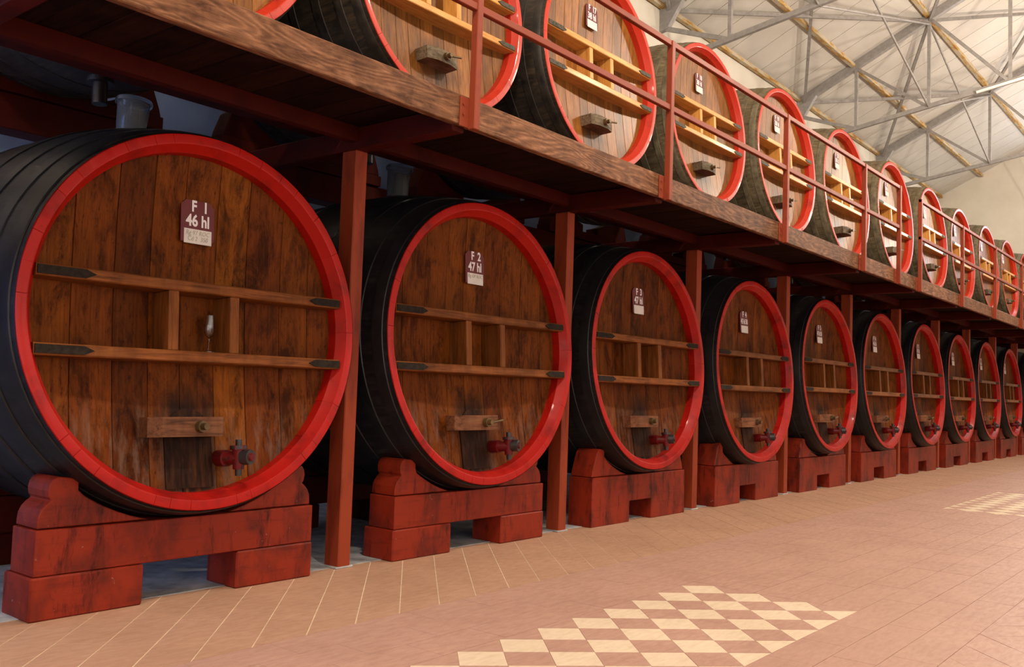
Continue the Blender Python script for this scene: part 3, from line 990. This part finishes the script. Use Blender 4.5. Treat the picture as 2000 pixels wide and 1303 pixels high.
    yp = head_y(.1, .675) - .009
    P['plate'] = fixnormals(MB().prism_y(poly, yp, yp + .006).mesh('number_plate', 'maroon'))
    P['yp'] = yp
    P['paper'] = fixnormals(MB().box(-.084, .084, yp - .004, yp - .0005, .432, .512).mesh('paper_slip', 'paper'))
    P['drain'] = fixnormals(MB().tube((0, LEN / 2, .02 - rad(LEN / 2) + .01), (0, LEN / 2, .02 - rad(LEN / 2) - .03), .085, n=18)
                            .tube((0, LEN / 2, .02 - rad(LEN / 2) - .02), (0, LEN / 2, .02 - rad(LEN / 2) - .17), .048, n=16).mesh('drain_pipe', 'tap_dark', 40))
    PARTS[kind] = P
    return P
def text_mesh(body, size, x, z, y, mat, xs=.78, off=.0, shear=0.0):
    cu = bpy.data.curves.new('lettering', 'FONT')
    cu.body = body
    cu.size = size
    cu.align_x = 'CENTER'
    cu.align_y = 'CENTER'
    cu.offset = off
    cu.extrude = 0.0006
    cu.shear = shear
    cu.resolution_u = 3
    ob = bpy.data.objects.new('lettering', cu)
    me = bpy.data.meshes.new_from_object(ob)
    bpy.data.objects.remove(ob)
    for v in me.vertices:
        X_, Z_, Yx = v.co.x * xs + x, v.co.y + z, y - v.co.z
        v.co = (X_, Yx, Z_)
    me.name = 'lettering'
    me.materials.clear()
    me.materials.append(M[mat].m)
    return me
def make_cask(kind, x, y, z, r, plate, label, seed, group, pin=True):
    P = parts(kind)
    low = kind == 'low'
    up = Vector((0, -math.sin(TILT), math.cos(TILT)))
    base = Vector((x, y, z)) - up * r
    e = tag(empty('wine_cask', base, (TILT, 0, 0), r), label, 'cask', group)
    C = (0, 0, 1.0)
    body = link('cask_body', P['body'], e, C)
    link('rim', P['ring'], e, C)
    for h in P['hoops']: link('hoop', h, e, C)
    for h in head(kind, seed): link('head_plank', h, e, C)
    sh = [link('shelf_bar', h, e, C) for h in P['shelves']]
    for i, h in enumerate(P['straps']): link('iron_strap', h, sh[i // 2])
    for h in P['dividers']: link('divider', h, e, C)
    if low: link('hatch', P['hatch'], e, C)
    cl = link('hatch_clamp', P['clamp'], e, C)
    link('clamp_bolt', P['bolt'], cl)
    if pin: link('bolt_handle', P['pin'], cl)
    if low:
        tp = link('tap', P['tap_body'], e, C)
        tp['label'] = 'red painted tap'
        for nm, k in (('tap_spout', 'tap_spout'), ('tap_spindle', 'tap_neck'), ('tap_nut', 'tap_nut'), ('tap_cap', 'tap_cap'), ('tap_knob', 'tap_knob')):
            link(nm, P[k], tp)
    pl = link('number_plate', P['plate'], e, C)
    link('paper_slip', P['paper'], pl)
    t1, t2, note = plate
    yt = P['yp'] - .0015
    link('lettering', text_mesh(t1, .085, 0.012, .637, yt, 'letter_white', .80, .0026), pl)
    link('lettering', text_mesh(t2, .090 if len(t2) < 6 else .078, 0.0, .557, yt, 'letter_white', .80 if len(t2) < 6 else .66, .0026), pl)
    if note:
        for i, ln in enumerate(note):
            link('lettering', text_mesh(ln, .036, -.002, .490 - i * .032, P['yp'] - .0052, 'pencil', .85, 0, .15), pl)
    if not low:
        link('drain_pipe', P['drain'], e, C)
    return e

YFACE = -0.1347
LOWS = [(1.230, 1.466, .999), (3.539, 1.487, 1.025), (5.862, 1.473, 1.006), (8.153, 1.452, 1.010), (10.441, 1.480, .993), (12.708, 1.473, 1.010),
        (15.002, 1.480, 1.018), (17.285, 1.465, 1.008), (19.555, 1.465, 1.010), (21.86, 1.468, .99), (24.17, 1.468, .99)]
PLL = [('F  1', '46 hl', ('Rg 97 ROC', 'Cd 2  350')), ('F  2', '47 hl', ('Rg OP ROC', '')), ('F  3', '47 hl', None), ('F  4', '45 hl 50', None),
       ('F  5', '47 hl 50', None), ('F  6', '46 hl', None), ('F  7', '47 hl', None), ('F  8', '47 hl', None), ('F  9', '47 hl', None), ('F  10', '47 hl', None), ('F  11', '47 hl', None)]
for i, ((x, z, r), p) in enumerate(zip(LOWS, PLL)):
    if i < 6:
        lab = ['dark cask on the floor at far left, largest in the picture, plate reading F 1', 'dark lower cask between the two nearest red posts, plate reading F 2', 'third dark cask from the left on the floor, plate reading F 3', 'fourth dark cask from the left on the floor, plate reading F 4', 'fifth dark cask from the left on the floor, plate reading F 5', 'sixth dark cask from the left on the floor, plate reading F 6'][i]
    else:
        lab = 'red rimmed dark cask on the floor, %s of the lower row counted from the left' % ORD[i]
    make_cask('low', x, YFACE, z, r, p, lab, i % 4, 'lower row of wine casks', i in (1, 4, 6, 8))
YUP = .4262
UPS = [(1.265, 4.199, .985), (3.533, 4.238, .945), (5.767, 4.304, .99), (7.994, 4.299, .932), (10.257, 4.351, .979), (12.58, 4.325, 1.015),
       (15.04, 4.358, 1.005), (17.429, 4.365, .999), (19.749, 4.354, 1.0), (22.20, 4.372, 1.005), (24.53, 4.379, .995), (26.78, 4.37, .96)]
for i, (x, z, r) in enumerate(UPS):
    num = 15 + i
    p = ('F  %d' % num, '38 hl', None)
    if i == 0: lab = 'upper cask cut off by the top of the picture, only its red rim corner showing'
    elif i == 1: lab = 'upper cask behind the first railing post, its hatch clamp just above the edge board'
    elif i == 2: lab = 'upper cask between the first two railing posts, plate reading F 17, 38 hl'
    elif i == 3: lab = 'upper cask right of the second railing post, plate reading F 18, 38 hl'
    elif i == 11: lab = 'upper cask at the right edge of the picture, last of its row'
    else: lab = 'red rimmed upper cask behind the railing, %s of its row counted from the left' % ORD[i]
    make_cask('updark' if i < 3 else 'up', x, YUP, z, r, p, lab, 10 + i % 4, 'upper row of wine casks')

# ------------------------------------------------------------------ cradles
def arc(cx, cz, R, x0, x1, n=10):
    return [(x0 + (x1 - x0) * k / n, cz - math.sqrt(max(0, R * R - (x0 + (x1 - x0) * k / n - cx) ** 2))) for k in range(n + 1)]
def cradle(x, y0, y1, zbase, zc, R, style, label, group, feet=True, hw=.81, zb0=.205, zb1=.42, mat='cradle_red'):
    e = tag(empty('cask_cradle', (x, y0, zbase)), label, 'cradle', group)
    dp = y1 - y0
    dz = -zbase
    if feet and not (style == 'plain' and y0 < 0):
        for a, b in ((-hw + .03 - .045, -.265), (.285, hw)):
            build('foot_block', MB().box(a, b, -.012, dp + .03, .0, zb0 - .002, .008), mat, e)
    # beam, hollowed a little under the cask
    top = arc(0, zc - zbase, R, -.40, .40, 12)
    top = [(px, min(zb1, pz)) for px, pz in top]
    poly = [(-hw, zb0), (hw, zb0), (hw, zb1)] + [q for q in reversed(top)] + [(-hw, zb1)]
    if feet and style == 'plain' and y0 < 0:
        nw = .235 + .03 * math.sin(x * 3)
        poly = [(-hw - .01, 0), (-nw, 0), (-nw, zb0 - .02), (nw - .03, zb0 - .02), (nw - .03, 0), (hw + .01, 0), (hw, zb1)] + [q for q in reversed(top)] + [(-hw, zb1)]
    n_ = len(poly)
    fr_ = [(a_, b_ if b_ < zb0 + .01 else zb1) for a_, b_ in poly]
    mbb = MB().add([(a_, 0, b_) for a_, b_ in fr_] + [(a_, dp, b_) for a_, b_ in poly],
                   [tuple(range(n_)), tuple(reversed(range(n_, 2 * n_)))] + [(i_, i_ + n_, (i_ + 1) % n_ + n_, (i_ + 1) % n_) for i_ in range(n_)])
    build('cradle_beam', mbb, mat, e, bevel=.006)
    for s in (-1, 1):
        zt = zb1 + .245
        xi = []
        # inner face follows the cask
        def circ(zz):
            q = R * R - (zz - (zc - zbase)) ** 2
            return math.sqrt(max(0, q))
        zlow = zb1 + .004
        inner = []
        zmin_arc = zc - zbase - R
        for k in range(9):
            zz = zlow + (zt - .012 - zlow) * k / 8
            inner.append((max(.16, circ(max(zz, zmin_arc + .0005))), zz))
        inner = [(min(a, hw - .2), b) for a, b in inner]
        if style == 'scroll':
            outer = [(hw - .10 - .0, zt), (hw - .075, zt - .012), (hw - .06, zt - .035), (hw - .055, zt - .065), (hw - .060, zt - .095), (hw - .072, zt - .112),
                     (hw - .050, zt - .128), (hw - .030, zt - .150), (hw - .016, zt - .180), (hw - .012, zt - .215), (hw - .012, zlow)]
        else:
            outer = [(hw - .13, zt), (hw - .085, zt - .035), (hw - .025, zt - .19), (hw - .012, zlow)]
        poly = [(s * a, b) for a, b in inner] + [(s * a, b) for a, b in outer]
        build('cheek_block', MB().prism_y(poly, .018, dp - .004), mat, e, bevel=.006)
    return e
for i, (x, z, r) in enumerate(LOWS):
    zc = z
    fx = .008 if i == 0 else 0
    lab = 'red wooden cradle under the front of the %s lower cask from the left' % ORD[i]
    cradle(x + fx, -.045, .20, 0, zc, r * 1.07, 'scroll' if i < 2 else 'plain', lab, 'red cradles under the lower casks')
for i, (x, z, r) in enumerate(LOWS[:4]):
    zc = z + .018
    lab = 'dark red cradle in shadow under the back of the %s lower cask' % ORD[i]
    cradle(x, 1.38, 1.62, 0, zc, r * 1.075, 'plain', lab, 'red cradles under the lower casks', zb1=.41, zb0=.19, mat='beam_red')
for i, (x, z, r) in enumerate(UPS):
    for back in (0, 1):
        ya = 2.05 if back else .40
        zc = z - .0437 * ((1.7 if back else .15) * 1.0)
        lab = 'dark red cradle under the %s of the %s upper cask from the left' % ('back' if back else 'front', ORD[i])
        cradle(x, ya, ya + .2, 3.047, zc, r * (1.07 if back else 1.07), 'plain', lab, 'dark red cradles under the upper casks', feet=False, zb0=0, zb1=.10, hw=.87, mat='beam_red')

# ------------------------------------------------------------------ small things
def airlock(x, y, z, h, r, label, tilt):
    e = tag(empty('airlock_jar', (x, y, z), (0, tilt, 0)), label, 'jar', 'airlock jars on the lower casks')
    build('jar', MB().lathe_z([(r * .80, 0), (r * .86, .01), (r * .97, h - .02), (r, h - .012), (r * .96, h - .012), (r * .82, .012), (.0, .012)], 28), 'clear_plastic', e, smooth=40)
    build('inner_tube', MB().lathe_z([(r * .30, -.04), (r * .30, h * .8), (r * .42, h * .82), (r * .42, h * .2)], 20), 'clear_plastic', e, smooth=40)
    build('lid', MB().lathe_z([(0, h + .012), (r * 1.05, h + .012), (r * 1.12, h), (r * 1.12, h - .018), (r * 1.02, h - .018)], 28), 'clear_plastic', e, smooth=40)
    build('stopper', MB().tube((0, 0, -.045), (0, 0, .02), r * .45, r * .55, 16), 'tap_dark', e, smooth=40)
def cask_top(i):
    x, z, r = LOWS[i]
    s = LEN / 2 * r
    up = Vector((0, -math.sin(TILT), math.cos(TILT)))
    ax = Vector((0, math.cos(TILT), math.sin(TILT)))
    return Vector((x, YFACE, z)) + ax * s + up * (r * rad(LEN / 2) + SHEAR['low'] * s)
for i, h in ((0, .235), (1, .255)):
    p = cask_top(i)
    airlock(p.x + (.045 if i == 0 else .03), p.y, p.z + .025, h, .098, ['clear plastic airlock jar on the leftmost lower cask', 'clear plastic airlock jar on the second lower cask, right of the red post'][i], .06)
# tasting glass in the middle pigeonhole of the first cask
x, z, r = LOWS[0]
gz = z + (Z2S + .029) * r + .002
ge = tag(empty('tasting_glass', (x + .06, YFACE + .10, gz)), 'small clear stemmed glass on the shelf of the cask marked F 1', 'glass')
build('base', MB().lathe_z([(0, 0), (.028, 0), (.028, .003), (.006, .008), (.004, .02)], 24), 'clear_glass', ge, smooth=50)
build('stem', MB().lathe_z([(.004, .02), (.0045, .045), (.009, .055), (.004, .065), (.006, .075)], 20), 'clear_glass', ge, smooth=50)
build('bowl', MB().lathe_z([(.003, .075), (.020, .088), (.027, .11), (.026, .15), (.022, .20), (.0205, .20), (.0245, .15), (.0255, .112), (.018, .091), (0, .080)], 24), 'clear_glass', ge, smooth=50)
